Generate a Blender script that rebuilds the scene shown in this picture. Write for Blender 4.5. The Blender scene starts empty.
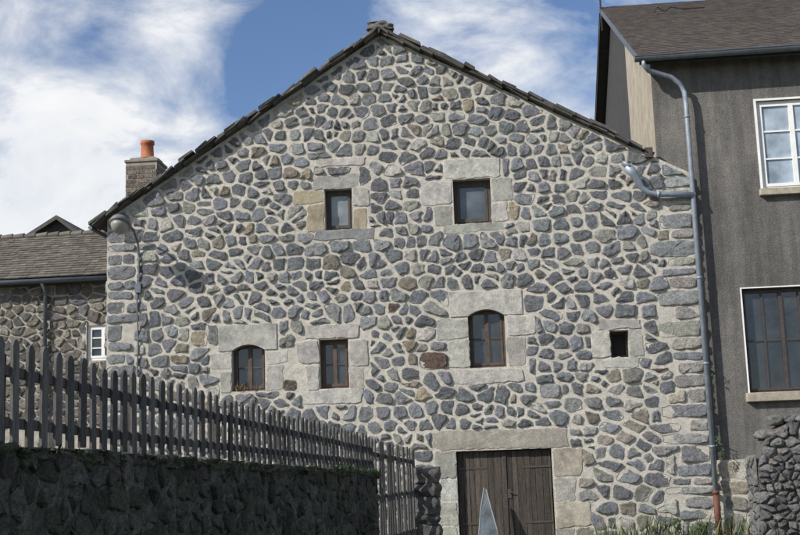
import bpy, bmesh, math, random
from mathutils import Vector, Matrix, noise
random.seed(11)
S=bpy.context.scene
RU=random.uniform

# ------------------------------------------------------------ helpers
def new_mat(name):
    m=bpy.data.materials.new(name); m.use_nodes=True
    nt=m.node_tree
    return m,nt,nt.nodes['Principled BSDF']
def noise_n(nt,scale,detail=4,rough=.6,vec=None):
    n=nt.nodes.new('ShaderNodeTexNoise'); n.inputs['Scale'].default_value=scale
    n.inputs['Detail'].default_value=detail; n.inputs['Roughness'].default_value=rough
    if vec is not None: nt.links.new(vec,n.inputs['Vector'])
    return n
def coords(nt,scale=(1,1,1)):
    g=nt.nodes.new('ShaderNodeNewGeometry')
    mp=nt.nodes.new('ShaderNodeMapping'); mp.inputs['Scale'].default_value=scale
    nt.links.new(g.outputs['Position'],mp.inputs['Vector'])
    return mp.outputs[0]
def ramp(nt,fac,stops):
    r=nt.nodes.new('ShaderNodeValToRGB'); e=r.color_ramp.elements
    while len(e)<len(stops): e.new(.5)
    for el,(p,c) in zip(e,stops):
        el.position=p; el.color=(c,c,c,1) if isinstance(c,(int,float)) else (*c,1)
    nt.links.new(fac,r.inputs[0]); return r.outputs[0]
def mix(nt,fac,a,b,mode='MIX'):
    m=nt.nodes.new('ShaderNodeMix'); m.data_type='RGBA'; m.blend_type=mode
    for sock,v in ((m.inputs[0],fac),(m.inputs[6],a),(m.inputs[7],b)):
        if isinstance(v,bpy.types.NodeSocket): nt.links.new(v,sock)
        elif isinstance(v,(int,float)): sock.default_value=v
        else: sock.default_value=(*v,1)
    return m.outputs[2]
def bump(nt,bs,h,strength=.4,dist=.02):
    b=nt.nodes.new('ShaderNodeBump'); b.inputs['Strength'].default_value=strength
    b.inputs['Distance'].default_value=dist
    nt.links.new(h,b.inputs['Height']); nt.links.new(b.outputs[0],bs.inputs['Normal'])
def simple(name,col,rough=.8,var=.35,scale=6,bs_=.3,bd=.01,metal=0,stretch=(1,1,1),fine=60):
    m,nt,b=new_mat(name); c=coords(nt,stretch)
    n=noise_n(nt,scale,5,.65,c); n2=noise_n(nt,fine,2,.6,c)
    f=ramp(nt,n.outputs['Fac'],[(.3,1-var),(.7,1+var)])
    f2=ramp(nt,n2.outputs['Fac'],[(.3,1-var*.4),(.7,1+var*.4)])
    o=mix(nt,1,mix(nt,1,col,f,'MULTIPLY'),f2,'MULTIPLY')
    nt.links.new(o,b.inputs['Base Color']); b.inputs['Roughness'].default_value=rough
    b.inputs['Metallic'].default_value=metal
    bump(nt,b,n2.outputs['Fac'],bs_,bd); return m
def attr_mat(name,rough=.85,var=.35,scale=9,fine=55,bs_=.6,bd=.015,lichen=None,stretch=(1,1,1),lo=.58,lmax=.6,stain=0):
    m,nt,b=new_mat(name); c=coords(nt,stretch)
    a=nt.nodes.new('ShaderNodeAttribute'); a.attribute_name='Col'
    n=noise_n(nt,scale,5,.75,c); n2=noise_n(nt,fine,3,.7,c)
    f=ramp(nt,n.outputs['Fac'],[(.3,1-var),(.72,1+var)])
    f2=ramp(nt,n2.outputs['Fac'],[(.3,1-var*.7),(.7,1+var*.7)])
    o=mix(nt,1,mix(nt,1,a.outputs['Color'],f,'MULTIPLY'),f2,'MULTIPLY')
    if lichen:
        n3=noise_n(nt,17,5,.8,c)
        o=mix(nt,ramp(nt,n3.outputs['Fac'],[(lo,0),(lo+.1,lmax)]),o,lichen)
    if stain:
        n4=noise_n(nt,2.2,5,.7,c)
        o=mix(nt,1,o,ramp(nt,n4.outputs['Fac'],[(.38,1-stain),(.58,1.05)]),'MULTIPLY')
    nt.links.new(o,b.inputs['Base Color']); b.inputs['Roughness'].default_value=rough
    ad=nt.nodes.new('ShaderNodeMath'); ad.operation='ADD'
    nt.links.new(n.outputs['Fac'],ad.inputs[0]); nt.links.new(n2.outputs['Fac'],ad.inputs[1])
    bump(nt,b,ad.outputs[0],bs_,bd); return m
def obj(name,bm,mat,parent=None,smooth=False):
    me=bpy.data.meshes.new(name); bm.to_mesh(me); bm.free()
    if smooth:
        for p in me.polygons: p.use_smooth=True
    me.materials.append(mat)
    o=bpy.data.objects.new(name,me); S.collection.objects.link(o)
    if parent: o.parent=parent
    return o
def empty(name):
    e=bpy.data.objects.new(name,None); S.collection.objects.link(e); e.empty_display_size=.3; return e
def sc(c,a=.7,b=1.3):
    k=RU(a,b); return tuple(q*k*RU(.97,1.03) for q in c)
def colface(bm,faces,col):
    l=bm.loops.layers.float_color.get('Col') or bm.loops.layers.float_color.new('Col')
    for f in faces:
        for lp in f.loops: lp[l]=(*col,1)
def box(bm,x0,x1,y0,y1,z0,z1,col=None,bev=0,M=None):
    if col: bm.loops.layers.float_color.get('Col') or bm.loops.layers.float_color.new('Col')
    vs=[bm.verts.new((x,y,z)) for x in (x0,x1) for y in (y0,y1) for z in (z0,z1)]
    q=[(0,1,3,2),(4,6,7,5),(0,4,5,1),(2,3,7,6),(0,2,6,4),(1,5,7,3)]
    fs=[bm.faces.new([vs[i] for i in f]) for f in q]
    if col: colface(bm,fs,col)
    if bev:
        es={e for f in fs for e in f.edges}
        bmesh.ops.bevel(bm,geom=list(es),offset=bev,segments=1,affect='EDGES',profile=.5)
def quad(bm,pts,col=None):
    f=bm.faces.new([bm.verts.new(p) for p in pts])
    if col: colface(bm,[f],col)
    return f
def tube(bm,pts,r,seg=10,col=None):
    pts=[Vector(p) for p in pts]; rings=[]
    for i,p in enumerate(pts):
        t=(pts[min(i+1,len(pts)-1)]-pts[max(i-1,0)]).normalized()
        up=Vector((0,0,1)) if abs(t.z)<.9 else Vector((0,1,0))
        a=t.cross(up).normalized(); b=t.cross(a).normalized()
        rr=r[i] if isinstance(r,(list,tuple)) else r
        rings.append([bm.verts.new(p+a*rr*math.cos(2*math.pi*k/seg)+b*rr*math.sin(2*math.pi*k/seg)) for k in range(seg)])
    fs=[]
    for i in range(len(rings)-1):
        for k in range(seg):
            fs.append(bm.faces.new([rings[i][k],rings[i][(k+1)%seg],rings[i+1][(k+1)%seg],rings[i+1][k]]))
    fs.append(bm.faces.new(rings[0][::-1])); fs.append(bm.faces.new(rings[-1]))
    if col: colface(bm,fs,col)
def lump(bm,c,s,col,seed=0,amp=.12,n=6):
    D={}
    def V(p):
        k=(round(p[0],4),round(p[1],4),round(p[2],4))
        if k not in D:
            q0=Vector(p); nn=q0.normalized()*.6; q=q0.lerp(nn,.3)
            q=q+noise.noise_vector(q*2.3+Vector((seed*3.1,seed,7)))*amp
            D[k]=bm.verts.new((c[0]+q.x*s[0],c[1]+q.y*s[1],c[2]+q.z*s[2]))
        return D[k]
    fs=[]
    for ax in range(3):
        for sg in (-.5,.5):
            def P(u,v):
                p=[0,0,0]; p[ax]=sg; p[(ax+1)%3]=u; p[(ax+2)%3]=v; return p
            for i in range(n):
                for j in range(n):
                    a,b,e,d=-.5+i/n,-.5+(i+1)/n,-.5+j/n,-.5+(j+1)/n
                    q=[V(P(a,e)),V(P(b,e)),V(P(b,d)),V(P(a,d))]
                    fs.append(bm.faces.new(q if sg>0 else q[::-1]))
    colface(bm,fs,col)

# ------------------------------------------------------------ stone laying
def clip(poly,nx,nz,d):
    out=[]
    for i in range(len(poly)):
        a=poly[i]; b=poly[(i+1)%len(poly)]
        da=a[0]*nx+a[1]*nz-d; db=b[0]*nx+b[1]*nz-d
        if da<=0: out.append(a)
        if (da<0<db) or (db<0<da):
            t=da/(da-db); out.append((a[0]+(b[0]-a[0])*t,a[1]+(b[1]-a[1])*t))
    return out
def area(p): return .5*sum(p[i][0]*p[(i+1)%len(p)][1]-p[(i+1)%len(p)][0]*p[i][1] for i in range(len(p)))
def chaikin(p,q=.25):
    o=[]
    for i in range(len(p)):
        a=p[i]; b=p[(i+1)%len(p)]
        o.append((a[0]*(1-q)+b[0]*q,a[1]*(1-q)+b[1]*q)); o.append((a[0]*q+b[0]*(1-q),a[1]*q+b[1]*(1-q)))
    return o
def resample(p,step):
    o=[]
    for i in range(len(p)):
        a=p[i]; b=p[(i+1)%len(p)]; L=math.hypot(b[0]-a[0],b[1]-a[1]); n=max(1,int(L/step))
        for k in range(n): o.append((a[0]+(b[0]-a[0])*k/n,a[1]+(b[1]-a[1])*k/n))
    return o
MCOL=(.66,.62,.54)
def stone(bm,poly,h,col,tf,flat=False,rnd=2,wob=.02,smear=None,mc=MCOL):
    if len(poly)<3 or area(poly)<.004: return
    if flat:
        p=chaikin(poly,.07); p=resample(p,.07)
    else:
        p=chaikin(poly,RU(.10,.22))
        if random.random()<.45: p=chaikin(p,.25)
        p=resample(p,.05)
    sd=RU(0,100)
    wx=lambda x,z,o:noise.noise(Vector((x*8,z*8,sd+o)))*wob+noise.noise(Vector((x*24,z*24,sd+o)))*wob*.7
    p=[(x+wx(x,z,0),z+wx(x,z,40)) for x,z in p]
    cx=sum(a[0] for a in p)/len(p); cz=sum(a[1] for a in p)/len(p)
    R=math.sqrt(abs(area(p))/math.pi)
    tx,tz=RU(-.22,.22),RU(-.26,.18)
    if flat:
        rings=[(0,-.03),(0,.6),(.012,.95),(.03,1.0),(R*.5,1.0)]; tx*=.1; tz*=.1
    else:
        rings=[(0,-.3),(.003,.45),(.012,.8),(.03,.97),(R*.32,1.0),(R*.62,1.05)]
    if smear is None: smear=RU(.1,.85) if not flat else RU(.2,.8)
    mf=[smear,smear*.8,smear*.35,0,0,0,0]
    V=[]; fac={}
    for ri,(ins,hh) in enumerate(rings):
        r=[]
        for x,z in p:
            dx,dz=x-cx,z-cz; L=math.hypot(dx,dz)+1e-6
            k=max(.12,1-ins/L)
            X=cx+dx*k; Z=cz+dz*k
            H=h*hh
            if hh>.7:
                H+=(tx*(X-cx)+tz*(Z-cz))*.7+noise.noise(Vector((X*8,Z*8,sd)))*h*(.12 if flat else .65)+noise.noise(Vector((X*22,Z*22,sd)))*h*(.08 if flat else .45)
            v=bm.verts.new(tf(X,Z,H)); fac[v]=mf[ri]; r.append(v)
        V.append(r)
    n=len(p); fs=[]
    for i in range(len(V)-1):
        for k in range(n):
            fs.append(bm.faces.new([V[i][k],V[i][(k+1)%n],V[i+1][(k+1)%n],V[i+1][k]]))
    c=bm.verts.new(tf(cx,cz,h*(1.0 if flat else 1.05))); fac[c]=0
    for k in range(n): fs.append(bm.faces.new([V[-1][k],V[-1][(k+1)%n],c]))
    l=bm.loops.layers.float_color.get('Col') or bm.loops.layers.float_color.new('Col')
    for f in fs:
        for lp in f.loops:
            q=fac[lp.vert]; lp[l]=tuple(col[i]*(1-q)+mc[i]*q for i in range(3))+(1,)
def halfplanes(poly,inset):
    hp=[]
    for i in range(len(poly)):
        a=poly[i]; b=poly[(i+1)%len(poly)]; dx,dz=b[0]-a[0],b[1]-a[1]; L=math.hypot(dx,dz)
        nx,nz=dz/L,-dx/L
        hp.append((nx,nz,nx*a[0]+nz*a[1]-inset))
    return hp
def lay(bm,poly,tf,sizef,gapf,colf,hf,rects=(),inset=.02,wob=.02,smear=None,mc=MCOL):
    hp=halfplanes(poly,inset)
    xs=[p[0] for p in poly]; zs=[p[1] for p in poly]
    seeds=[]; z=min(zs)+.12
    while z<max(zs):
        x=min(xs)+RU(0,.2); w,h=sizef(x,z); rowh=h
        while x<max(xs):
            w,h=sizef(x,z)
            w*=random.choice([.5,.7,.9,1,1.2,1.55])
            seeds.append((x+w/2+RU(-.05,.05),z+RU(-.28,.28)*h+noise.noise(Vector((x*.6,z*.6,3)))*.12))
            if random.random()<.12: seeds.append((x+w+RU(-.04,.04),z+h*.5))
            x+=w
        z+=rowh*RU(.85,1.1)
    def ok(s):
        if any(n[0]*s[0]+n[1]*s[1]>n[2]-.04 for n in hp): return False
        for r in rects:
            if r[0]-.05<s[0]<r[1]+.05 and r[2]-.05<s[1]<r[3]+.05: return False
        return True
    seeds=[s for s in seeds if ok(s)]
    grid={}
    for i,s in enumerate(seeds): grid.setdefault((int(s[0]//.8),int(s[1]//.8)),[]).append(i)
    for i,s in enumerate(seeds):
        R=.9; g=gapf(*s)
        P=[(s[0]-R*.5,s[1]-R*.4),(s[0]+R*.5,s[1]-R*.4),(s[0]+R*.5,s[1]+R*.4),(s[0]-R*.5,s[1]+R*.4)]
        gx,gz=int(s[0]//.8),int(s[1]//.8)
        nb=[j for a in (-1,0,1) for b in (-1,0,1) for j in grid.get((gx+a,gz+b),[]) if j!=i]
        for j in nb:
            o=seeds[j]; dx,dz=o[0]-s[0],(o[1]-s[1])*1.25; L=math.hypot(dx,dz)
            if L<.03: continue
            nx,nz=dx/L,dz*1.25/L; q=math.hypot(nx,nz); nx/=q; nz/=q
            P=clip(P,nx,nz,nx*(s[0]+o[0])/2+nz*(s[1]+o[1])/2-g/2)
            if len(P)<3: break
        if len(P)<3: continue
        for n in hp:
            P=clip(P,*n)
            if len(P)<3: break
        if len(P)<3: continue
        for r in rects:
            x0,x1=min(a[0] for a in P),max(a[0] for a in P); z0,z1=min(a[1] for a in P),max(a[1] for a in P)
            if x1<r[0] or x0>r[1] or z1<r[2] or z0>r[3]: continue
            ds=[(r[0]-s[0],1,0,r[0]-g*.6),(s[0]-r[1],-1,0,-(r[1]+g*.6)),(r[2]-s[1],0,1,r[2]-g*.6),(s[1]-r[3],0,-1,-(r[3]+g*.6))]
            d=max(ds); P=clip(P,d[1],d[2],d[3])
            if len(P)<3: break
        if len(P)<3 or area(P)<.006: continue
        stone(bm,P,hf(),colf(*s),tf,wob=wob,smear=smear,mc=mc)

# ------------------------------------------------------------ materials
M_stone=attr_mat('fieldstone',var=.5,scale=13,fine=42,bs_=1,bd=.04,lichen=(.50,.48,.42),lo=.56,lmax=.5)
M_dark_stone=attr_mat('dark_fieldstone',var=.5,scale=10,fine=42,bs_=1,bd=.04,lichen=(.22,.21,.17),lo=.58,lmax=.5)
M_wallstone=attr_mat('mossy_stone',var=.7,scale=9,fine=34,bs_=1,bd=.05,lichen=(.045,.06,.022),lo=.49,lmax=.85,stain=.5)
M_dress=attr_mat('dressed_granite',var=.3,scale=6,fine=50,bs_=1,bd=.02,lichen=(.28,.275,.25),lo=.53,lmax=.6,stain=.28)
m,nt,b=new_mat('lime_mortar'); c=coords(nt)
n1=noise_n(nt,.6,4,.6,c); n2=noise_n(nt,7,5,.75,c); n3=noise_n(nt,55,3,.7,c)
col=mix(nt,ramp(nt,n1.outputs['Fac'],[(.35,0),(.65,1)]),(.79,.74,.645),(.67,.63,.555))
col=mix(nt,1,col,ramp(nt,n2.outputs['Fac'],[(.3,.66),(.6,1.04)]),'MULTIPLY')
col=mix(nt,1,col,ramp(nt,n3.outputs['Fac'],[(.3,.78),(.7,1.06)]),'MULTIPLY')
nt.links.new(col,b.inputs['Base Color']); b.inputs['Roughness'].default_value=.95
ad=nt.nodes.new('ShaderNodeMath'); ad.operation='ADD'; nt.links.new(n2.outputs['Fac'],ad.inputs[0]); nt.links.new(n3.outputs['Fac'],ad.inputs[1])
bump(nt,b,ad.outputs[0],1,.04); M_mortar=m
M_darkmortar=simple('earth_joint',(.09,.085,.075),.95,.4)
m,nt,b=new_mat('grey_render'); c=coords(nt)
n1=noise_n(nt,.5,5,.65,c); n2=noise_n(nt,32,4,.8,c); n3=noise_n(nt,5,5,.7,c)
cs=coords(nt,(3,3,.25)); n4=noise_n(nt,1.2,4,.6,cs)
col=mix(nt,ramp(nt,n1.outputs['Fac'],[(.38,0),(.62,1)]),(.215,.203,.188),(.15,.143,.134))
col=mix(nt,1,col,ramp(nt,n3.outputs['Fac'],[(.3,.82),(.7,1.15)]),'MULTIPLY')
col=mix(nt,1,col,ramp(nt,n4.outputs['Fac'],[(.38,.72),(.58,1.08)]),'MULTIPLY')
col=mix(nt,1,col,ramp(nt,n2.outputs['Fac'],[(.35,.68),(.65,1.25)]),'MULTIPLY')
nt.links.new(col,b.inputs['Base Color']); b.inputs['Roughness'].default_value=.95
bump(nt,b,n2.outputs['Fac'],1,.035); M_render=m
M_beige=simple('beige_render',(.36,.32,.25),.9,.25,2,.3,.01)
M_darkmatte=simple('dark_matte',(.04,.038,.036),.8,.3,5)  # plain dark colour for rear flank, roof boarding and soffit
M_zinc=simple('zinc',(.27,.31,.36),.5,.25,5,.1,.002,.3)
M_zincdark=simple('aged_zinc',(.12,.14,.16),.5,.25,5,.1,.002,.4)
M_rust=simple('cast_iron_rust',(.12,.045,.03),.7,.3,12)
M_wood=simple('weathered_brown_wood',(.06,.052,.045),.75,.4,4,.5,.004,0,(8,8,.6))
M_door=attr_mat('door_planks',.9,.6,3,30,.9,.01,(.12,.11,.10),(7,7,.5),.5,.5)
M_frame=simple('window_frame_wood',(.075,.052,.04),.65,.4,8,.3,.002)
M_white=simple('white_paint',(.78,.78,.76),.5,.08,3,.1,.001)
M_iron=simple('brown_iron',(.06,.048,.043),.6,.3,10)
M_sill=simple('sill_stone',(.34,.305,.24),.9,.3,5)
M_fence=attr_mat('fence_wood',.9,.6,3,40,.8,.006,(.17,.17,.165),(6,6,1),.52,.5)
M_tile=attr_mat('roof_tile',.85,.35,4,50,.5,.006,(.15,.14,.11),lo=.6,lmax=.4)
M_lauze=attr_mat('stone_slab',.9,.4,6,40,.8,.01,(.20,.19,.15),lo=.6,lmax=.4)
M_dark=simple('interior_dark',(.015,.015,.015),.9,.1)
M_orange=simple('terracotta',(.38,.13,.06),.8,.35,6)
M_black=simple('cable_black',(.02,.02,.02),.6,.1)
M_leaf=attr_mat('leaf',.6,.25,8,30,.1,.002)
def glass(name,col,rough=.06):
    m,nt,b=new_mat(name); c=coords(nt)
    n=noise_n(nt,2.2,3,.5,c)
    nt.links.new(mix(nt,1,col,ramp(nt,n.outputs['Fac'],[(.3,.6),(.7,1.5)]),'MULTIPLY'),b.inputs['Base Color'])
    b.inputs['Roughness'].default_value=rough; b.inputs['Specular IOR Level'].default_value=.8
    bump(nt,b,n.outputs['Fac'],.25,.03); return m
M_glass=glass('window_glass',(.03,.036,.043)); M_glassgrey=glass('dusty_glass',(.17,.19,.20),.25); M_glassdim=glass('dim_glass',(.075,.085,.095),.15); M_glasssky=glass('sky_tint_glass',(.30,.36,.42),.05)  # last glass has a blue-white sky reflection painted into its base colour

def holed_wall(bm,x0,x1,zb,topf,holes,yw,extra=()):
    xs=sorted({x0,x1,*extra,*[h[0] for h in holes],*[h[1] for h in holes]})
    for a,b_ in zip(xs,xs[1:]):
        hs=sorted([h for h in holes if h[0]<=a+1e-6 and h[1]>=b_-1e-6],key=lambda h:h[2])
        z=zb
        for h in hs:
            if h[2]>z: quad(bm,[(a,yw,z),(b_,yw,z),(b_,yw,h[2]),(a,yw,h[2])])
            z=h[3]
        quad(bm,[(a,yw,z),(b_,yw,z),(b_,yw,topf(b_)),(a,yw,topf(a))])
def reveals(bm,h,y0,y1):
    x0,x1,z0,z1=h
    quad(bm,[(x0,y0,z0),(x0,y1,z0),(x0,y1,z1),(x0,y0,z1)]); quad(bm,[(x1,y0,z0),(x1,y0,z1),(x1,y1,z1),(x1,y1,z0)])
    quad(bm,[(x0,y0,z1),(x0,y1,z1),(x1,y1,z1),(x1,y0,z1)]); quad(bm,[(x0,y0,z0),(x1,y0,z0),(x1,y1,z0),(x0,y1,z0)])
def window(parent,name,x0,x1,z0,z1,y,cols,rows,fm,gm,fw=.06,mw=.03,leafs=1):
    e=empty(name); e.parent=parent
    bm=bmesh.new()
    box(bm,x0,x0+fw,y-.03,y+.04,z0,z1); box(bm,x1-fw,x1,y-.03,y+.04,z0,z1)
    box(bm,x0+fw,x1-fw,y-.028,y+.038,z1-fw,z1); box(bm,x0+fw,x1-fw,y-.028,y+.038,z0,z0+fw)
    W=(x1-x0-2*fw)/leafs
    for l in range(leafs):
        a=x0+fw+l*W; bb=a+W; s=fw*.75
        box(bm,a,a+s,y-.045,y+.03,z0+fw,z1-fw); box(bm,bb-s,bb,y-.045,y+.03,z0+fw,z1-fw)
        box(bm,a+s,bb-s,y-.043,y+.028,z0+fw,z0+fw+s*1.3); box(bm,a+s,bb-s,y-.043,y+.028,z1-fw-s,z1-fw)
        for c in range(1,cols):
            xx=a+s+(W-2*s)*c/cols; box(bm,xx-mw/2,xx+mw/2,y-.035,y+.02,z0+fw+s,z1-fw-s)
        for r in range(1,rows):
            zz=z0+fw+(z1-z0-2*fw)*r/rows; box(bm,a+s,bb-s,y-.033,y+.018,zz-mw/2,zz+mw/2)
    obj('frame',bm,fm,e)
    bm=bmesh.new()
    for l in range(leafs):
        for c in range(cols):
            for r in range(rows):
                a=x0+fw+W*l+W*c/cols; bb=a+W/cols; c0=z0+fw+(z1-z0-2*fw)*r/rows; c1=z0+fw+(z1-z0-2*fw)*(r+1)/rows
                t=[RU(-.008,.008) for _ in range(4)]
                quad(bm,[(a,y+t[0],c0),(bb,y+t[1],c0),(bb,y+t[2],c1),(a,y+t[3],c1)])
    obj('panes',bm,gm,e)
    return e

# ------------------------------------------------------------ main stone house
AX,AZ=-.28,11.78
SL,SR=.622,.54
XL,XR=-6.86,6.62
def top(x): return AZ-(AX-x)*SL if x<AX else AZ-(x-AX)*SR
holes={'UL':(-1.70,-1.06,7.15,8.12),'UR':(1.28,2.14,7.13,8.18),'LL':(-3.93,-3.16,3.53,4.62),'LM':(-1.91,-1.24,3.51,4.63),
       'LR':(1.49,2.31,3.84,5.17),'SM':(4.63,5.04,3.94,4.54),'DO':(1.10,3.20,0,2.01)}
H=empty('stone_house')
bm=bmesh.new()
holed_wall(bm,XL,XR,-.3,top,list(holes.values()),0,(AX,))
for h in holes.values(): reveals(bm,h,0,.42)
quad(bm,[(XL,0,-.3),(XL,0,top(XL)),(XL,12,top(XL)),(XL,12,-.3)])
quad(bm,[(XR,0,-.3),(XR,12,-.3),(XR,12,top(XR)),(XR,0,top(XR))])
quad(bm,[(XL,12,-.3),(XL,12,top(XL)),(AX,12,AZ),(XR,12,top(XR)),(XR,12,-.3)])
for a,b_ in ((XL,AX),(AX,XR)): quad(bm,[(a,0,top(a)),(b_,0,top(b_)),(b_,12,top(b_)),(a,12,top(a))])
obj('rubble_wall_mortar',bm,M_mortar,H)
bm=bmesh.new()
for h in holes.values():
    quad(bm,[(h[0]-.05,.425,h[2]-.05),(h[1]+.05,.425,h[2]-.05),(h[1]+.05,.425,h[3]+.05),(h[0]-.05,.425,h[3]+.05)])
obj('interior',bm,M_dark,H)
LG=(.49,.475,.43); LG2=(.42,.41,.375); TAN=(.42,.355,.25); TAN2=(.37,.305,.22); GR=(.29,.30,.30); DG=(.22,.23,.245)
B=[]
def blk(x0,x1,z0,z1,c): B.append((x0,x1,z0,z1,c))
blk(-1.98,-.92,8.14,8.42,LG2); blk(-1.92,-.72,8.66,8.84,LG); blk(-2.45,-1.72,7.82,8.12,TAN); blk(-2.12,-1.72,7.15,7.79,TAN2)
blk(-1.04,-.66,7.66,8.12,LG); blk(-1.04,-.72,7.15,7.63,TAN); blk(-1.95,-.58,6.92,7.13,GR)
blk(.52,1.26,7.62,8.16,LG); blk(.82,1.26,7.13,7.59,LG2); blk(1.08,2.4,8.20,8.66,LG); blk(2.16,2.62,7.62,8.18,LG2); blk(2.16,2.5,7.13,7.59,LG); blk(1.05,2.4,6.94,7.11,LG2)
blk(-4.42,-3.95,4.05,4.43,LG); blk(-4.2,-3.95,3.53,4.02,LG2); blk(-3.14,-2.62,4.12,4.43,LG); blk(-3.14,-2.74,3.53,4.09,LG2)
blk(-2.24,-.98,4.65,4.96,LG); blk(-2.42,-1.93,4.1,4.62,LG2); blk(-2.2,-1.93,3.51,4.07,LG); blk(-1.22,-.78,4.0,4.62,LG); blk(-1.22,-.9,3.51,3.97,LG2); blk(-2.3,-.95,3.18,3.49,LG)
blk(.78,1.47,4.5,4.98,LG); blk(1.0,1.47,3.84,4.47,LG2); blk(2.33,2.98,4.52,4.98,LG); blk(2.33,2.75,3.84,4.49,LG2); blk(1.12,2.66,3.5,3.82,LG)
blk(4.38,5.3,4.56,4.80,LG2); blk(4.24,4.61,3.94,4.53,LG); blk(5.06,5.34,3.94,4.53,LG2); blk(4.4,5.2,3.72,3.92,LG)
blk(.60,3.58,2.03,2.46,(.42,.39,.32))
blk(.62,1.08,1.45,2.0,LG2); blk(.72,1.08,.95,1.42,LG); blk(.58,1.08,.42,.92,LG2); blk(.7,1.08,0,.39,LG)
blk(3.22,3.85,1.4,2.0,(.43,.385,.31)); blk(3.22,3.7,.85,1.37,LG2); blk(3.22,3.95,.3,.82,(.42,.385,.31)); blk(3.22,3.6,0,.27,LG2)
R_=[]
def rgh(x0,x1,z0,z1,c): R_.append((x0,x1,z0,z1,c))
rgh(.36,.98,3.86,4.24,(.12,.078,.062)); rgh(-2.78,-2.45,3.5,3.78,(.11,.085,.07)); rgh(3.0,3.45,3.1,3.4,GR); rgh(-4.9,-4.5,4.6,4.95,(.38,.33,.24))
z=0; i=0
while z<7.2:
    hh=RU(.22,.42); w=(.66 if i%2 else .4)+RU(-.08,.1); hh=min(hh,7.42-z)
    rgh(XL+.0,XL+w,z+.02,z+hh-.02,sc(random.choice([DG,DG,GR,(.21,.22,.235)]),.8,1.1)); z+=hh; i+=1
z=0; i=0
while z<7.7:
    hh=RU(.2,.4); w=(.8 if i%2 else .45)+RU(-.15,.25)
    rgh(XR-w,XR,z+.02,z+hh-.02,sc(random.choice([GR,(.35,.34,.31),(.29,.28,.26),DG]),.85,1.15)); z+=hh; i+=1
tfF=lambda x,z,h:(x,-h,z)
bm=bmesh.new()
for x0,x1,z0,z1,c in B:
    j=lambda:RU(-.03,.03)
    stone(bm,[(x0+j(),z0+j()),(x1+j(),z0+j()),(x1+j(),z1+j()),(x0+j(),z1+j())],RU(.008,.026),sc(c,.78,1.08),tfF,flat=True,wob=.034)
def arch(x0,x1,zs,rise,X0,X1,Z1,col,yf=-.026,yb=.30):
    n=10; pts=[(x0+(x1-x0)*i/n, zs+rise*(1-(2*i/n-1)**2)) for i in range(n+1)]
    fs=[]; Zt=lambda x:Z1+noise.noise(Vector((x*4,Z1,1)))*.06
    for i in range(n):
        (a,za),(b_,zb)=pts[i],pts[i+1]
        fs.append(quad(bm,[(a,yf,za),(b_,yf,zb),(b_,yf,Zt(b_)),(a,yf,Zt(a))]))
        fs.append(quad(bm,[(a,yf,Zt(a)),(b_,yf,Zt(b_)),(b_,.01,Zt(b_)+.015),(a,.01,Zt(a)+.015)]))
        fs.append(quad(bm,[(a,yf,za),(a,yb,za),(b_,yb,zb),(b_,yf,zb)]))
    for a,b_ in ((X0,x0),(x1,X1)):
        fs.append(quad(bm,[(a,yf,zs),(b_,yf,zs),(b_,yf,Zt(b_)),(a,yf,Zt(a))])); fs.append(quad(bm,[(a,yf,Zt(a)),(b_,yf,Zt(b_)),(b_,.01,Zt(b_)+.015),(a,.01,Zt(a)+.015)]))
    for X in (X0,X1): fs.append(quad(bm,[(X,yf,zs),(X,yf,Zt(X)),(X,.01,Zt(X)),(X,.01,zs)]))
    fs.append(quad(bm,[(X0,yf,zs),(x0,yf,zs),(x0,.01,zs),(X0,.01,zs)])); fs.append(quad(bm,[(x1,yf,zs),(X1,yf,zs),(X1,.01,zs),(x1,.01,zs)]))
    colface(bm,fs,col)
arch(-3.925,-3.165,4.46,.13,-4.22,-2.88,5.04,LG2); arch(1.495,2.305,5.01,.14,1.1,2.72,5.55,LG)
obj('dressed_stones',bm,M_dress,H,False)
rects=[b_[:4] for b_ in B]+[b_[:4] for b_ in R_]+list(holes.values())+[(-4.22,-2.88,4.45,5.06),(1.1,2.72,5.0,5.58)]
def stcol(x,z):
    r=random.random()
    if r<.64: c=(.165,.176,.194)
    elif r<.83: c=(.225,.235,.242)
    elif r<.935: c=(.33,.325,.30)
    elif r<.975: c=(.225,.205,.17)
    elif r<.992: c=(.32,.275,.20)
    else: c=(.14,.095,.075)
    if x>3.6 and z<4.2 and random.random()<.45: c=random.choice([(.32,.31,.285),(.27,.27,.265),(.34,.315,.265)])
    return sc(c,.65,1.35)
def sz(x,z):
    if x>4.0 and z<3.4: return (.52,.27)
    if x<-5.4: return (.42,.30)
    if z>8: return (.33,.28)
    return (.355,.31)
wallpoly=[(XL+.02,.0),(XR-.01,0),(XR-.01,top(XR)-.04),(AX,AZ-.05),(XL+.02,top(XL)-.04)]
bm=bmesh.new()
for x0,x1,z0,z1,c in R_:
    j=lambda:RU(-.02,.03)
    stone(bm,[(x0+j()*.3+.012,z0+j()),(x1+j(),z0+j()),(x1+j(),z1-j()),(x0+j()*.3+.012,z1-j())],RU(.02,.04),c,tfF,wob=.02)
lay(bm,wallpoly,tfF,sz,lambda x,z:RU(.035,.095),stcol,lambda:RU(.02,.055),rects,.03,wob=.03)
obj('rubble_stones',bm,M_stone,H,True)
bm=bmesh.new()
lay(bm,[(0,0),(12,0),(12,7.4),(0,7.4)],lambda y,z,h:(XL-h,y,z),lambda x,z:(.4,.33),lambda x,z:.06,stcol,lambda:RU(.03,.05))
obj('flank_stones',bm,M_stone,H,True)
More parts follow.
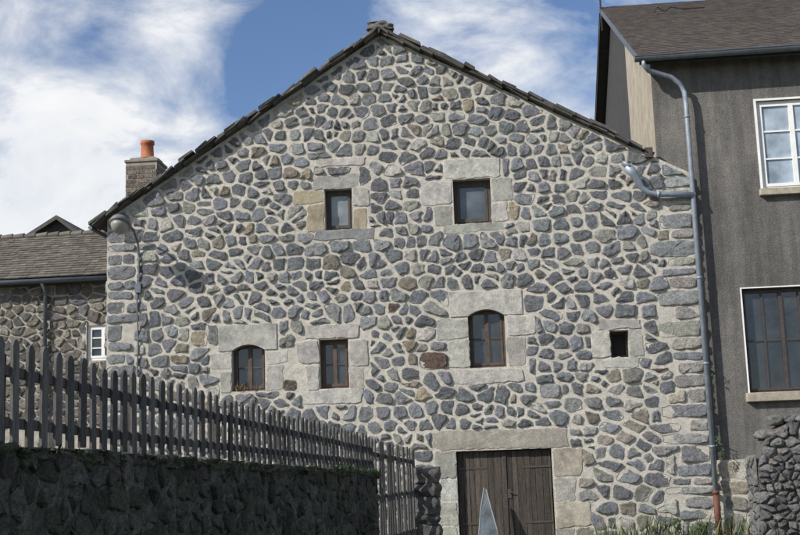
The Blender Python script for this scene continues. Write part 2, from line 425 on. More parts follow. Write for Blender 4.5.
def slabroof(bm,A,Bv,U,L,W,tl,tw,th,colf,lap=1.35,jit=.15,lift=.04):
    A,Bv,U=Vector(A),Vector(Bv).normalized(),Vector(U).normalized(); Nn=Bv.cross(U).normalized()
    if Nn.z<0: Nn=-Nn
    s=0
    while s<L:
        w=-RU(0,tw*.5)
        while w<W:
            ww=tw*RU(1-jit,1+jit); a=max(w,0); e=min(w+ww-.006,W)
            if e>a+.02:
                s0=s+RU(-jit,jit)*tl*.25; s1=min(s+tl*lap,L); t=th*RU(.8,1.25)
                base0=lift; base1=.0
                P=lambda q,o,up:A+Bv*q+U*o+Nn*up
                vs=[bm.verts.new(v) for v in (P(a,s0,base0),P(e,s0,base0),P(e,s1,base1),P(a,s1,base1),P(a,s0,base0+t),P(e,s0,base0+t),P(e,s1,base1+t*.9),P(a,s1,base1+t*.9))]
                fs=[bm.faces.new([vs[i] for i in f]) for f in ((0,3,2,1),(4,5,6,7),(0,1,5,4),(1,2,6,5),(2,3,7,6),(3,0,4,7))]
                colface(bm,fs,colf())
            w+=ww
        s+=tl
lz=lambda:sc((.085,.08,.073),.55,1.4)
bm=bmesh.new()
LL=math.hypot(1,SL); LR_=math.hypot(1,SR)
slabroof(bm,(XL-.28,-.05,top(XL)-.28*SL+.02),(0,1,0),(1,0,SL),(AX-XL+.28)*LL,12.2,.32,.5,.035,lz)
slabroof(bm,(5.86,-.05,top(5.86)+.02),(0,1,0),(-1,0,SR),(5.86-AX)*LR_,12.2,.32,.5,.035,lz)
obj('slab_roof',bm,M_lauze,H)
bm=bmesh.new()
def verge(xs,xe,sl,layers=2):
    sgn=1 if xe>xs else -1; L=abs(xe-xs)*math.hypot(1,sl); s=0
    d=Vector((sgn,0,sl)).normalized() ; n=Vector((-sgn*sl,0,1)).normalized()
    while s<L:
        ln=RU(.2,.5)
        for k in range(layers):
            t=RU(.035,.075); o=.02+k*.055+RU(-.015,.02); a=s+RU(-.06,.06); e=min(a+ln+.08,L+.05)
            P0=Vector((xs,0,top(xs)))+n*o
            if e<a+.05: continue
            y0=-.15-RU(0,.12)-k*.03
            tl=RU(-.055,.01)
            vs=[P0+d*a+n*tl,P0+d*e,P0+d*(e-.02)+n*t,P0+d*(a+.03)+n*(t+tl)]
            f=[bm.verts.new((v.x,y0+RU(-.03,.03),v.z)) for v in vs]; g=[bm.verts.new((v.x,.35,v.z)) for v in vs]
            fs=[bm.faces.new(f),bm.faces.new(g[::-1])]+[bm.faces.new([f[i],g[i],g[(i+1)%4],f[(i+1)%4]]) for i in range(4)]
            colface(bm,fs,lz())
        s+=ln
verge(XL-.3,AX,SL); verge(5.0,AX,SR); verge(5.6,5.0,SR,1)
lump(bm,(AX-.05,-.0,AZ+.18),(.46,.4,.2),(.12,.115,.10),3,.2)
lump(bm,(AX+.12,.05,AZ+.12),(.38,.5,.14),(.12,.115,.10),5,.2)
obj('verge_slabs',bm,M_lauze,H)
bm=bmesh.new(); x0=XL-.38; zg=top(XL)-.28*SL-.02
tube(bm,[(x0,-.1,zg),(x0,2.4,zg)],.05); obj('eave_gutter',bm,M_zincdark,H)
window(H,'upper_window_small',*holes['UL'],.22,1,1,M_wood,M_glassgrey,.07)
window(H,'upper_window_wide',*holes['UR'],.24,1,1,M_wood,M_glassdim,.08)
window(H,'arched_window_low',*holes['LL'],.24,1,2,M_frame,M_glass,.06,.03,2)
window(H,'casement_window',*holes['LM'],.24,1,2,M_frame,M_glass,.06,.03,2)
window(H,'arched_window_high',*holes['LR'],.24,1,2,M_frame,M_glass,.06,.03,2)
window(H,'small_opening',*holes['SM'],.34,1,1,M_wood,M_dark,.03)
D=empty('plank_door'); D.parent=H
bm=bmesh.new()
for leaf in (0,1):
    a=1.12+leaf*1.035
    x=a
    while x<a+1.02:
        w=min(RU(.11,.18),a+1.02-x)
        if w>.03: box(bm,x+.004,x+w-.004,.16+RU(-.006,.006),.2,.03+RU(0,.03),1.98,sc((.07,.057,.045),.45,1.4))
        x+=w
    box(bm,a+.02,a+1.0,.2,.23,.3,.45,(.08,.06,.04)); box(bm,a+.02,a+1.0,.2,.23,1.5,1.65,(.08,.06,.04))
box(bm,2.11,2.19,.135,.158,.03,1.98,(.06,.05,.04))
box(bm,1.101,3.199,.2,.26,1.96,2.008,(.06,.05,.04))
obj('planks',bm,M_door,D)
bm=bmesh.new()
for a,b_ in ((1.13,1.75),(2.55,3.17)):
    for z in (.4,1.6): box(bm,a,b_,.145,.158,z,z+.045)
box(bm,2.2,2.28,.14,.16,.95,1.15); tube(bm,[(2.24,.14,1.08),(2.24,.09,1.08),(2.32,.085,1.08)],.012)
obj('ironwork',bm,M_iron,D)
bm=bmesh.new()
tube(bm,[(5.22,-.3,8.2),(5.36,-.28,8.02),(5.52,-.2,7.72),(5.66,-.17,7.6),(5.85,-.16,7.55),(6.66,-.15,7.50)],[.13,.10,.065,.065,.065,.06],12)
tube(bm,[(5.2,-.3,8.19),(5.24,-.3,8.24)],.14,12); tube(bm,[(5.86,-.16,7.55),(5.92,-.16,7.547)],.085,12)
obj('roof_drain_elbow',bm,M_zinc,H,True)
bm=bmesh.new(); box(bm,5.66,5.84,-.12,.0,8.42,8.66,None,.01); obj('junction_box',bm,M_iron,H)

# ------------------------------------------------------------ right rendered house
G=empty('rendered_house')
gx=5.95; gy=.15
w1=(8.26,9.80,7.60,9.66); w2=(7.60,9.30,3.05,5.36)
bm=bmesh.new()
holed_wall(bm,gx,14,1.62,lambda x:10.75,[w1,w2],gy)
for h in (w1,w2): reveals(bm,h,gy,gy+.35)
quad(bm,[(14,gy,-.3),(14,16,-.3),(14,16,10.75),(14,gy,10.75)]); quad(bm,[(14,16,10.75),(14,gy,10.75),(14,8,15)])
quad(bm,[(gx,16,-.3),(14,16,-.3),(14,16,10.75),(gx,16,10.75)])
obj('front_render',bm,M_render,G)
bm=bmesh.new()
quad(bm,[(gx,gy,-.3),(gx,5,-.3),(gx,5,10.75+.53*4.85),(gx,gy,10.75)])
obj('flank_render',bm,M_beige,G)
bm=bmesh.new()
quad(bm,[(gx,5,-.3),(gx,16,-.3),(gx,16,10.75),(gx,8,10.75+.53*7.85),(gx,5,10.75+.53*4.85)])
obj('flank_dark_rear',bm,M_darkmatte,G)  # rear part of the flank wall, coloured darker than the beige front
bm=bmesh.new()
for h in (w1,w2): quad(bm,[(h[0]-.05,gy+.36,h[2]-.05),(h[1]+.05,gy+.36,h[2]-.05),(h[1]+.05,gy+.36,h[3]+.05),(h[0]-.05,gy+.36,h[3]+.05)])
obj('interior',bm,M_dark,G)
bm=bmesh.new(); quad(bm,[(XR,gy-.03,-.3),(14,gy-.03,-.3),(14,gy-.03,1.62),(XR,gy-.03,1.62)]); quad(bm,[(XR,gy-.03,1.62),(14,gy-.03,1.62),(14,gy,1.62),(XR,gy,1.62)])
obj('plinth_mortar',bm,M_mortar,G)
bm=bmesh.new()
lay(bm,[(XR+.02,0),(12,0),(12,1.6),(XR+.02,1.6)],lambda x,z,h:(x,gy-.03-h,z),lambda x,z:(.5,.32),lambda x,z:.05,
    lambda x,z:sc(random.choice([(.36,.32,.25),(.30,.28,.24),(.27,.26,.24)]),.8,1.15),lambda:RU(.015,.03))
obj('plinth_stones',bm,M_stone,G,True)
window(G,'white_casement',w1[0],w1[1],w1[2],w1[3],gy+.1,1,3,M_white,M_glasssky,.07,.035,2)
window(G,'iron_window',w2[0],w2[1],w2[2],w2[3],gy+.2,2,2,M_iron,M_glass,.05,.04,2)
bm=bmesh.new(); box(bm,w1[0]-.1,w1[1]+.1,gy-.14,gy+.1,w1[2]-.16,w1[2]-.003,None,.01); box(bm,w2[0]-.1,w2[1]+.1,gy-.16,gy+.1,w2[2]-.2,w2[2]-.003,None,.012)
obj('sills',bm,M_sill,G)
bm=bmesh.new(); box(bm,w1[0]-.055,w1[0]-.003,gy-.02,gy+.02,w1[2],w1[3]+.05); box(bm,w1[0]-.003,w1[1]+.055,gy-.018,gy+.02,w1[3]+.003,w1[3]+.05)
box(bm,w2[0]-.035,w2[0]-.003,gy-.012,gy+.02,w2[2],w2[3]+.03); box(bm,w2[0]-.003,w2[1]+.035,gy-.01,gy+.02,w2[3]+.003,w2[3]+.03)
obj('window_trim',bm,M_white,G)
rx=5.62; ry=-.32; rz=10.72; RS=.53; ul=math.hypot(1,RS)
tc=lambda:sc(random.choice([(.085,.07,.06),(.078,.066,.058),(.092,.072,.06)]),.75,1.25)
bm=bmesh.new()
slabroof(bm,(rx,ry,rz+.04),(1,0,0),(0,1,RS),8.35*ul,8.6,.17,.2,.014,tc,1.6,.04,.02)
slabroof(bm,(rx,16.4,rz+.04),(1,0,0),(0,-1,RS),8.35*ul,8.6,.34,.4,.014,tc,1.6,.04,.02)
obj('roof_tiles',bm,M_tile,G)
bm=bmesh.new()
zt=rz+RS*8.35
for x in (rx+.02,rx+8.58):
    quad(bm,[(x,ry+.02,rz-.12),(x,8.03,zt-.12),(x,8.03,zt+.045),(x,ry+.02,rz+.045)])
    quad(bm,[(x,8.03,zt-.12),(x,16.38,rz-.12),(x,16.38,rz+.045),(x,8.03,zt+.045)])
quad(bm,[(rx+.02,ry+.02,rz-.1),(rx+8.58,ry+.02,rz-.1),(rx+8.58,8.03,zt-.1),(rx+.02,8.03,zt-.1)])
quad(bm,[(rx+.02,16.38,rz-.1),(rx+8.58,16.38,rz-.1),(rx+8.58,8.03,zt-.1),(rx+.02,8.03,zt-.1)])
box(bm,rx+.04,rx+8.56,ry+.03,ry+.07,rz-.16,rz+.03)
obj('roof_boarding',bm,M_darkmatte,G)
bm=bmesh.new()
n=8; gp=[]
for xx,zz in ((rx-.08,rz-.03),(rx+8.6,rz+.03)):
    gp.append([(xx,ry-.09-.10*math.cos(math.pi*k/n),zz-.11*math.sin(math.pi*k/n)) for k in range(n+1)])
for k in range(n): quad(bm,[gp[0][k],gp[1][k],gp[1][k+1],gp[0][k+1]])
bm.faces.new([bm.verts.new(p) for p in gp[0]])
tube(bm,[(rx-.08,ry-.19,rz-.025),(rx+8.6,ry-.19,rz+.035)],.016,8)
obj('gutter',bm,M_zincdark,G)
bm=bmesh.new()
box(bm,rx-.02,rx+.025,ry,ry+8.4,0,.16)
for v in bm.verts: v.co.z+=rz-.1+(v.co.y-ry)*RS
obj('verge_flashing',bm,M_zincdark,G)
bm=bmesh.new()
px_=6.66
tube(bm,[(5.72,ry-.09,10.62),(5.74,ry-.09,10.5),(5.85,-.30,10.4),(6.35,-.16,10.26),(6.56,-.1,10.12),(6.64,-.09,9.9),(px_,-.09,9.6),(px_,-.10,.95)],.058,12)
for z in (9.3,7.5,5.6,3.7,1.9): tube(bm,[(px_,-.095,z),(px_,-.095,z+.04)],.07,12)
obj('downpipe',bm,M_zinc,G,True)
bm=bmesh.new(); tube(bm,[(px_,-.10,-.1),(px_,-.10,.95)],.066,12); tube(bm,[(px_,-.10,.9),(px_,-.10,.98)],.082,12); obj('downpipe_shoe',bm,M_rust,G,True)
bm=bmesh.new(); tube(bm,[(5.62,7.6,14.3),(5.6,7.6,16.6)],.025,6); tube(bm,[(5.2,7.6,16.2),(6.1,7.6,16.2)],.015,6); obj('antenna_mast',bm,M_black,G)
bm=bmesh.new(); tube(bm,[(6.9,5.6,14.02),(7.0,5.7,14.2),(7.2,5.7,14.05),(7.4,5.8,14.22),(7.7,5.7,14.1),(8.3,5.7,14.1)],.02,6); obj('roof_cable',bm,M_black,G)

# ------------------------------------------------------------ left house
Q=empty('low_stone_house')
ly=2.5
lh=(-8.22,-7.42,4.63,5.52)
bm=bmesh.new()
holed_wall(bm,-18,XL,-.3,lambda x:6.75,[lh],ly); reveals(bm,lh,ly,ly+.3)
quad(bm,[(-18,ly,-.3),(-18,ly,6.75),(-18,5.6,8.4),(-18,8.7,6.75),(-18,8.7,-.3)])
quad(bm,[(-18,8.7,-.3),(-18,8.7,6.75),(XL,8.7,6.75),(XL,8.7,-.3)])
obj('wall_mortar',bm,simple('dark_mortar',(.34,.31,.27),.95,.3),Q)
bm=bmesh.new()
lay(bm,[(-14,3),(XL-.02,3),(XL-.02,6.7),(-14,6.7)],lambda x,z,h:(x,ly-h,z),lambda x,z:(.36,.22),lambda x,z:RU(.02,.05),
    lambda x,z:sc(random.choice([(.16,.15,.135),(.19,.175,.15),(.14,.14,.14),(.22,.20,.17)]),.65,1.3),lambda:RU(.03,.06),[lh],mc=(.30,.27,.23))
obj('rubble_stones',bm,M_dark_stone,Q,True)
bm=bmesh.new(); box(bm,lh[0]-.12,lh[0]-.01,ly-.04,ly+.05,lh[2]-.1,lh[3]+.1,LG); obj('window_jamb',bm,M_dress,Q)
window(Q,'white_window',*lh,ly+.08,1,3,M_white,M_glass,.06,.03,2)
bm=bmesh.new()
sl=1.75/3.3; tl=lambda:sc(random.choice([(.135,.12,.10),(.12,.108,.092),(.145,.125,.10)]),.7,1.3)
slabroof(bm,(-18,ly-.3,6.74),(1,0,0),(0,1,sl),3.3*math.hypot(1,sl),18-7.17,.2,.2,.03,tl,1.5,.08,.035)
slabroof(bm,(-18,9.0,6.74),(1,0,0),(0,-1,sl),3.4*math.hypot(1,sl),18-7.17,.3,.3,.03,tl,1.5,.08,.035)
x=-18
while x<-7.3:
    tube(bm,[(x,5.55,8.53),(x+.36,5.55,8.55)],[.09,.11],8,tl()); x+=.34
obj('roof_tiles',bm,M_tile,Q)
bm=bmesh.new(); tube(bm,[(-18,ly-.4,6.68),(-7.2,ly-.4,6.66)],.06,10); tube(bm,[(-9.28,ly-.38,6.62),(-9.28,ly-.12,6.4),(-9.28,ly-.12,0)],.05,10)
obj('gutter_and_downpipe',bm,M_zincdark,Q,True)
bm=bmesh.new(); box(bm,-18,-7.2,ly-.28,ly+.05,6.6,6.66); obj('soffit',bm,M_darkmatte,Q)
K=empty('chimney'); K.parent=Q
bm=bmesh.new(); box(bm,-8.08,-7.19,5.1,6.0,7.5,10.42); obj('core',bm,simple('chimney_mortar',(.26,.235,.20),.95,.2),K)
bm=bmesh.new()
for tf,u0,u1 in ((lambda u,z,h:(u,5.1-h,z),-8.08,-7.19),(lambda u,z,h:(-7.19+h,u,z),5.1,6.0),(lambda u,z,h:(-8.08-h,u,z),5.1,6.0)):
    z=8; i=0
    while z<10.3:
        u=u0-(.15 if i%2 else 0)
        while u<u1:
            w=RU(.2,.34); a=max(u,u0)+.008; e=min(u+w,u1)-.008
            if e-a>.05: stone(bm,[(a,z),(e,z),(e,z+.115),(a,z+.115)],.015,sc((.17,.145,.115),.5,1.4),tf,flat=True,wob=.012,mc=(.22,.19,.16))
            u+=w
        z+=.13; i+=1
obj('courses',bm,M_dark_stone,K)
bm=bmesh.new(); box(bm,-8.12,-7.15,5.06,6.04,10.42,10.50,(.22,.2,.17),.015); lump(bm,(-7.62,5.55,10.52),(.8,.8,.16),(.2,.18,.15),1); obj('cap',bm,M_lauze,K)
bm=bmesh.new(); tube(bm,[(-7.6,5.55,10.5),(-7.6,5.55,10.62),(-7.6,5.55,10.64),(-7.6,5.55,11.02),(-7.6,5.55,11.04),(-7.6,5.55,11.14)],[.22,.22,.19,.17,.2,.2],16); obj('pot',bm,M_orange,K,True)
Z=empty('distant_house')
bm=bmesh.new()
box(bm,-15.4,-11.6,13,18,0,9.3); obj('walls',bm,M_render,Z)
bm=bmesh.new()
for a,b_ in ((-16,-13.0),(-10.8,-13.0)):
    vs=[(a,12.6,9.0),(b_,12.6,10.75),(b_,18.4,10.75),(a,18.4,9.0)]
    quad(bm,vs); quad(bm,[(p[0],p[1],p[2]-.12) for p in vs]); quad(bm,[vs[0],vs[1],(b_,12.6,10.6),(a,12.6,8.88)])
quad(bm,[(-15.4,12.95,9.25),(-11.4,12.95,9.25),(-13,12.95,10.65)])
obj('roof',bm,simple('slate',(.07,.065,.06),.8),Z)

# ------------------------------------------------------------ street lamp on house
L=empty('street_lamp')
bm=bmesh.new()
tube(bm,[(-6.08,-.06,6.2),(-6.08,-.06,6.75),(-6.09,-.12,7.05),(-6.12,-.35,7.32),(-6.17,-.65,7.45),(-6.2,-.8,7.46)],.028,8)
for z in (6.3,6.7): tube(bm,[(-6.08,0,z),(-6.08,-.08,z)],.045,8)
tube(bm,[(-6.08,-.03,6.3),(-6.13,-.05,5.7),(-6.1,-.05,4.8),(-6.12,-.05,4.0)],.02,6)
box(bm,-6.17,-6.03,-.1,0,5.9,6.12)
obj('bracket_and_cable',bm,M_zincdark,L)
tilt=Matrix.Rotation(math.radians(-22),3,'X')
def lathe(prof,seg=20):
    bm=bmesh.new(); R=[]
    for r_,z_ in prof:
        R.append([bm.verts.new(Vector((-6.21,-1.02,7.36))+tilt@Vector((r_*math.cos(2*math.pi*k/seg),r_*1.25*math.sin(2*math.pi*k/seg),z_))) for k in range(seg)])
    for i in range(len(R)-1):
        for k in range(seg): bm.faces.new([R[i][k],R[i][(k+1)%seg],R[i+1][(k+1)%seg],R[i+1][k]])
    bm.faces.new(R[0][::-1]); bm.faces.new(R[-1]); return bm
obj('head',lathe([(.235,-.06),(.245,-.03),(.24,0),(.2,.08),(.12,.135),(.05,.16),(.03,.2)]),simple('lamp_shell',(.14,.14,.135),.5,.15),L,True)
obj('diffuser',lathe([(.03,-.24),(.11,-.22),(.18,-.15),(.205,-.065)]),simple('opal_diffuser',(.28,.28,.26),.3,.05),L,True)

# ------------------------------------------------------------ fence, wall, gate
F0=Vector((-1.155,-18.86,0)); F1=Vector((.43,-3.7,0)); fd=(F1-F0); FL=fd.length; fd.normalize(); fn=Vector((fd.y,-fd.x,0))
def ztop(s): t=s/FL; return 2.67+(2.06-2.67)*t
def zbot(s): t=s/FL; return 1.93+(1.62-1.93)*t/.76
def picket(bm,s,z0,z1,w=.1,off=.03):
    col=sc((.085,.082,.077),.45,1.4)
    tilt=RU(-.03,.03); ww=w*RU(.8,1.12)
    pr=[(-ww/2,z0),(ww/2,z0),(ww/2,z1-.05),(ww*.3,z1-.012),(0,z1),(-ww*.3,z1-.012),(-ww/2,z1-.05)]
    f=[];g=[]; lean=RU(-.012,.012)
    for a,z in pr:
        b0=F0+fd*(s+a+tilt*(z-z0)); o=lean*(z-z0)
        f.append(bm.verts.new(b0+fn*(off+.022+o)+Vector((0,0,z)))); g.append(bm.verts.new(b0+fn*(off+o)+Vector((0,0,z))))
    fs=[bm.faces.new(f),bm.faces.new(g[::-1])]+[bm.faces.new([f[i],g[i],g[(i+1)%7],f[(i+1)%7]]) for i in range(7)]
    colface(bm,fs,col)
WE=FL*.76
bm=bmesh.new(); s=-7
while s<WE: picket(bm,s,zbot(s)+.03+RU(-.02,.02),ztop(s)+RU(-.03,.03)); s+=.205*RU(.92,1.08)
def rail(bm,s0,s1,f,h=.07):
    vs=[]
    for s in (s0,s1):
        b0=F0+fd*s
        for o in (-.02,.027):
            for dz in (0,h): vs.append(bm.verts.new(b0+fn*o+Vector((0,0,f(s)+dz))))
    fs=[bm.faces.new([vs[i] for i in q]) for q in ((0,1,3,2),(4,6,7,5),(0,4,5,1),(2,3,7,6),(0,2,6,4),(1,5,7,3))]
    colface(bm,fs,(.07,.066,.06))
rail(bm,-7,WE,lambda s:ztop(s)-.24); rail(bm,-7,WE,lambda s:zbot(s)+.14)
s=-6.5
while s<WE:
    b0=F0+fd*s; tube(bm,[b0+fn*-.06+Vector((0,0,zbot(s)-.3)),b0+fn*-.06+Vector((0,0,ztop(s)-.08))],.045,6,(.07,.066,.06)); s+=2.2
obj('picket_fence',bm,M_fence)
bm=bmesh.new(); s=WE+.05
while s<FL: picket(bm,s,.25,ztop(s)-.02+RU(-.02,.02)); s+=.2*RU(.95,1.05)
rail(bm,WE,FL,lambda s:ztop(s)-.3); rail(bm,WE,FL,lambda s:.5); rail(bm,WE,FL,lambda s:1.2)
obj('picket_gate',bm,M_fence)
RW=empty('low_roadside_wall')
bm=bmesh.new(); ns=300
def wp(s,off,z,a):
    p=F0+fd*s+fn*off; q=Vector((s*2.5,z*3.4,off*3)); d=noise.noise(q)*a+noise.noise(q*2.7)*a*.7
    return p+fn*d+Vector((0,0,z+noise.noise(q*1.7+Vector((9,9,9)))*a*(.7)))
rows=[]
for i in range(ns+1):
    s=-7+(WE+7)*i/ns; zt_=zbot(s)-.02; r=[]
    for k in range(19): r.append(bm.verts.new(wp(s,.105,-.2+(zt_+.2)*k/18,.025)))
    for k in range(1,5): r.append(bm.verts.new(wp(s,.105-.10*k,zt_+(.02 if k<4 else 0),.04)))
    for k in range(1,3): r.append(bm.verts.new(wp(s,-.32,zt_*(1-k/2),.03)))
    rows.append(r)
for i in range(ns):
    for k in range(len(rows[0])-1): bm.faces.new([rows[i][k],rows[i+1][k],rows[i+1][k+1],rows[i][k+1]])
bm.faces.new(rows[-1]); bm.faces.new(rows[0][::-1])
obj('core',bm,simple('mossy_joint',(.062,.064,.05),.95,.7,5,1,.05,0,(1,1,1),22),RW,True)
bm=bmesh.new()
def tfW(s,z,h):
    p=F0+fd*s+fn*(.09+h); return (p.x,p.y,z)
lay(bm,[(-7,.5),(WE,.5),(WE,zbot(WE)),(-7,zbot(-7))],tfW,lambda x,z:(.34,.18),lambda x,z:RU(.012,.05),
    lambda x,z:sc(random.choice([(.085,.083,.077),(.06,.06,.056),(.11,.105,.093),(.065,.07,.048)]),.45,1.45),lambda:RU(.018,.045),(),.01,wob=.045,smear=.6,mc=(.055,.06,.042))
s=-6.9
while s<WE:
    w=RU(.18,.42); p=F0+fd*(s+w/2)+fn*-.06
    lump(bm,(p.x,p.y,zbot(s)-.035),(.36,w*1.1,RU(.06,.12)),sc(random.choice([(.11,.105,.09),(.06,.075,.035)]),.6,1.2),int(s*10)+99,.25,4); s+=w
obj('stones',bm,M_wallstone,RW,True)
bm=bmesh.new()
z=0; i=0
while z<1.42:
    h=RU(.2,.34); lump(bm,(.66+RU(-.03,.03),-3.55,z+h/2),(.50,.55,h*1.12),sc((.16,.155,.14),.7,1.2),i+11,.16); z+=h; i+=1
obj('stone_gatepost',bm,M_dark_stone,None,True)
bm=bmesh.new()
gpp=[(6.15,-.2),(13,-.2),(13,2.35),(6.75,2.2),(6.38,2.02),(6.2,1.5)]
f=[bm.verts.new((x,-7.2,z)) for x,z in gpp]; g=[bm.verts.new((x,-6.6,z)) for x,z in gpp]
bm.faces.new(f); bm.faces.new(g[::-1])
for i in range(6): bm.faces.new([f[i],g[i],g[(i+1)%6],f[(i+1)%6]])
GW=empty('dry_stone_wall'); obj('core',bm,M_darkmortar,GW)
bm=bmesh.new(); dcol=lambda x,z:sc(random.choice([(.19,.19,.188),(.215,.21,.197),(.16,.163,.167)]),.6,1.2)
lay(bm,[(6.15,0),(13,0),(13,2.35),(6.75,2.2),(6.38,2.02),(6.2,1.5)],lambda x,z,h:(x,-7.2-h,z),lambda x,z:(.19,.13),lambda x,z:RU(.006,.016),dcol,lambda:RU(.03,.065),(),.0,smear=0)
lay(bm,[(-7.2,0),(-6.6,0),(-6.6,1.7),(-7.2,1.7)],lambda y,z,h:(6.17-h,y,z),lambda x,z:(.2,.14),lambda x,z:.012,dcol,lambda:RU(.03,.05),(),.0,smear=0)
x=6.3
while x<12.8:
    w=RU(.16,.34); zz=2.0 if x<6.5 else 2.22; lump(bm,(x+w/2,-6.92,zz+.02),(w*1.15,.62,RU(.12,.2)),dcol(0,0),int(x*10),.2); x+=w
obj('stones',bm,M_dark_stone,GW,True)

# ------------------------------------------------------------ plants
def tuft(bm,c,n,h,spread,cols,wid=.012,lean=.5):
    for _ in range(n):
        a=RU(0,6.28); r=spread*math.sqrt(random.random()); p=Vector((c[0]+r*math.cos(a),c[1]+r*math.sin(a)*.5,c[2]))
        hh=h*RU(.4,1); d=Vector((RU(-lean,lean),RU(-lean,lean)*.6,1)).normalized(); side=Vector((math.cos(a),math.sin(a),0))*wid*RU(.6,1.4)
        m1=p+d*hh*.55; t=p+d*hh+Vector((d.x,d.y,-.1))*hh*.3
        v=[bm.verts.new(q) for q in (p-side,p+side,m1+side,t,m1-side)]
        f=bm.faces.new(v); colface(bm,[f],sc(random.choice(cols),.6,1.3))
def leaves(bm,c,n,R,size,cols):
    for _ in range(n):
        p=Vector(c)+Vector((RU(-1,1)*R[0],RU(-1,1)*R[1],RU(-1,1)*R[2]))
        a=Vector((RU(-1,1),RU(-1,1),RU(-1,1))).normalized(); b_=a.cross(Vector((RU(-1,1),RU(-1,1),RU(-1,1)))).normalized()
        s=size*RU(.6,1.3)
        f=bm.faces.new([bm.verts.new(q) for q in (p-a*s,p+b_*s*.5,p+a*s,p-b_*s*.5)]); colface(bm,[f],sc(random.choice(cols),.6,1.3))
GRN=[(.07,.12,.03),(.09,.14,.04),(.05,.09,.025)]
bm=bmesh.new()
for x in [4.3+i*.22 for i in range(16)]: tuft(bm,(x+RU(-.1,.1),-.35+RU(-.2,.1),0),22,RU(.25,.75),.16,GRN+[(.22,.18,.09)],.010,.35)
for i in range(14): leaves(bm,(RU(4.6,7.4),-.35,RU(.1,.45)),18,(.13,.1,.12),.03,GRN)
obj('grass_weeds',bm,M_leaf)
bm=bmesh.new(); leaves(bm,(6.85,-.12,1.75),50,(.07,.07,.14),.025,GRN); leaves(bm,(6.8,-.12,2.0),40,(.06,.05,.12),.025,GRN); obj('fern_plant',bm,M_leaf)
bm=bmesh.new(); leaves(bm,(6.76,-.1,3.55),35,(.05,.05,.12),.025,GRN); obj('fern_plant.001',bm,M_leaf)
bm=bmesh.new(); tuft(bm,(-3.75,.03,3.53),40,.3,.14,[(.12,.08,.04),(.16,.11,.05)],.008,.8); tuft(bm,(-3.4,.03,3.53),18,.2,.12,[(.12,.08,.04)],.008,.8); obj('dried_window_plant',bm,M_leaf)
bm=bmesh.new()
MS=[(.05,.07,.02),(.06,.065,.03),(.09,.085,.045)]
for i in range(230):
    s=RU(-6,WE); p=F0+fd*s+fn*RU(-.05,.12); tuft(bm,(p.x,p.y,zbot(s)-.03),int(RU(4,14)),RU(.04,.12),.09,MS,.006,.9)
for i in range(45):
    s=RU(-6,WE); p=F0+fd*s+fn*RU(.02,.13); leaves(bm,(p.x,p.y,zbot(s)-RU(0,.06)),26,(.06,.16,.035),.014,GRN[2:]+MS[:1])
for i in range(26):
    s=RU(WE-2.8,WE+.1); p=F0+fd*s+fn*RU(0,.12); tuft(bm,(p.x,p.y,zbot(s)-.02),12,RU(.08,.2),.1,GRN,.007,.8)
obj('wall_top_grass',bm,M_leaf)
bm=bmesh.new()
pr=[(1.52,-.62,0),(1.98,-.58,0),(1.93,-.5,.35),(1.82,-.4,.8),(1.74,-.3,1.16),(1.69,-.3,1.2),(1.60,-.42,.75),(1.55,-.54,.3)]
f=bm.faces.new([bm.verts.new(p) for p in pr]); r=bmesh.ops.extrude_face_region(bm,geom=[f])
for v in r['geom']:
    if isinstance(v,bmesh.types.BMVert): v.co.y+=.02
SB=empty('leaning_board'); obj('sheet',bm,simple('blue_grey_sheet',(.10,.12,.135),.75,.5,4),SB)
bm=bmesh.new(); P=[Vector(p)+Vector((0,-.004,0)) for p in pr]; tube(bm,P+[P[0]],.010,6); obj('rim',bm,simple('pale_rim',(.28,.30,.32),.6,.1),SB)

# ------------------------------------------------------------ ground
bm=bmesh.new(); quad(bm,[(-400,-400,-.01),(400,-400,-.01),(400,400,-.01),(-400,400,-.01)]); obj('ground',bm,simple('dirt_grass',(.10,.10,.055),.95,.4,.6))
bm=bmesh.new(); quad(bm,[(.2,-60,-.006),(6.0,-60,-.006),(6.0,-.9,-.006),(.9,-.9,-.006)]); obj('lane',bm,simple('worn_asphalt',(.07,.068,.065),.9,.25,2))

# ------------------------------------------------------------ sky & sun
sd=Vector((.78,.62,-.66)).normalized(); to=-sd
el=math.asin(to.z); az=math.atan2(to.x,to.y)
W=bpy.data.worlds.new('World'); S.world=W; W.use_nodes=True; nt=W.node_tree; bg=nt.nodes['Background']
sky=nt.nodes.new('ShaderNodeTexSky'); sky.sky_type='NISHITA'; sky.sun_disc=False; sky.sun_elevation=el; sky.sun_rotation=az; sky.air_density=1.0; sky.dust_density=.5; sky.ozone_density=2.5
tcn=nt.nodes.new('ShaderNodeTexCoord'); G_=tcn.outputs['Generated']
mp=nt.nodes.new('ShaderNodeMapping'); mp.inputs['Scale'].default_value=(1,1,1.7); mp.inputs['Rotation'].default_value=(0,math.radians(30),0); nt.links.new(G_,mp.inputs[0])
n1=noise_n(nt,6.5,9,.6,mp.outputs[0]); n1.inputs['Distortion'].default_value=.3
acc=n1.outputs['Fac']
def madd(a,b_,op='ADD'):
    m=nt.nodes.new('ShaderNodeMath'); m.operation=op
    for i,v in enumerate((a,b_)):
        if isinstance(v,bpy.types.NodeSocket): nt.links.new(v,m.inputs[i])
        else: m.inputs[i].default_value=v
    return m.outputs[0]
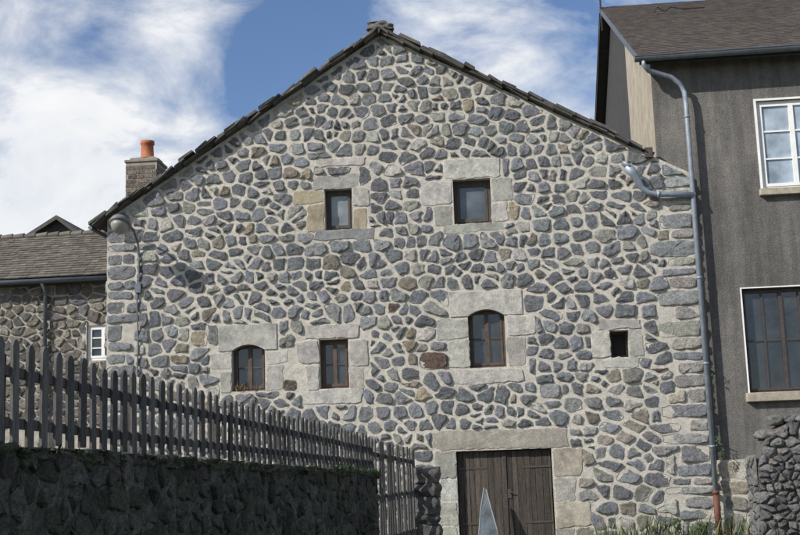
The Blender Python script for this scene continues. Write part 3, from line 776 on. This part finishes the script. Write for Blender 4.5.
for d,rad,wt in (((-.36,.90,.23),.11,.24),((-.243,.906,.346),.055,.15),((-.160,.926,.339),.075,-.26),((-.345,.876,.352),.07,-.05),((.037,.953,.295),.07,.18),((-.049,.929,.3665),.05,.16),((.065,.937,.352),.05,-.10),((-.02,.94,.325),.04,-.06)):
    vm=nt.nodes.new('ShaderNodeVectorMath'); vm.operation='DISTANCE'; nt.links.new(G_,vm.inputs[0]); vm.inputs[1].default_value=d
    mr=nt.nodes.new('ShaderNodeMapRange'); mr.interpolation_type='SMOOTHSTEP'; nt.links.new(vm.outputs['Value'],mr.inputs[0])
    mr.inputs[1].default_value=rad*1.4; mr.inputs[2].default_value=0; mr.inputs[3].default_value=0; mr.inputs[4].default_value=wt
    acc=madd(acc,mr.outputs[0])
cf=ramp(nt,acc,[(.40,0),(.50,.35),(.66,1)])
STR=.11
cc=mix(nt,ramp(nt,n1.outputs['Fac'],[(.35,0),(.65,1)]),(.72/STR,.77/STR,.85/STR),(.97/STR,.97/STR,.97/STR))
nt.links.new(mix(nt,cf,mix(nt,1,sky.outputs[0],(.92,.98,1.12),'MULTIPLY'),cc),bg.inputs[0]); bg.inputs[1].default_value=STR
su=bpy.data.lights.new('sun','SUN'); su.energy=5; su.angle=math.radians(.5); su.color=(1,.95,.87)
so=bpy.data.objects.new('sun',su); S.collection.objects.link(so); so.rotation_euler=sd.to_track_quat('-Z','Y').to_euler(); so.location=(-20,-20,25)

# ------------------------------------------------------------ camera
p=math.atan(200/1200.); r=.035; th=math.radians(5)
Fv=Vector((-math.sin(th)*math.cos(p),math.cos(th)*math.cos(p),math.sin(p))); R0=Vector((math.cos(th),math.sin(th),0)); U0=Vector((math.sin(th)*math.sin(p),-math.cos(th)*math.sin(p),math.cos(p)))
Rc=math.cos(r)*R0-math.sin(r)*U0; Uc=math.sin(r)*R0+math.cos(r)*U0
cam=bpy.data.cameras.new('camera'); cam.lens=54; cam.sensor_width=36; cam.clip_end=2000
co=bpy.data.objects.new('camera',cam); S.collection.objects.link(co)
Mx=Matrix((Rc,Uc,-Fv)).transposed().to_4x4(); Mx.translation=Vector((27*math.sin(th),-27*math.cos(th),1.7)); co.matrix_world=Mx
S.camera=co
S.view_settings.view_transform='Standard'; S.view_settings.look='None'; S.view_settings.exposure=0
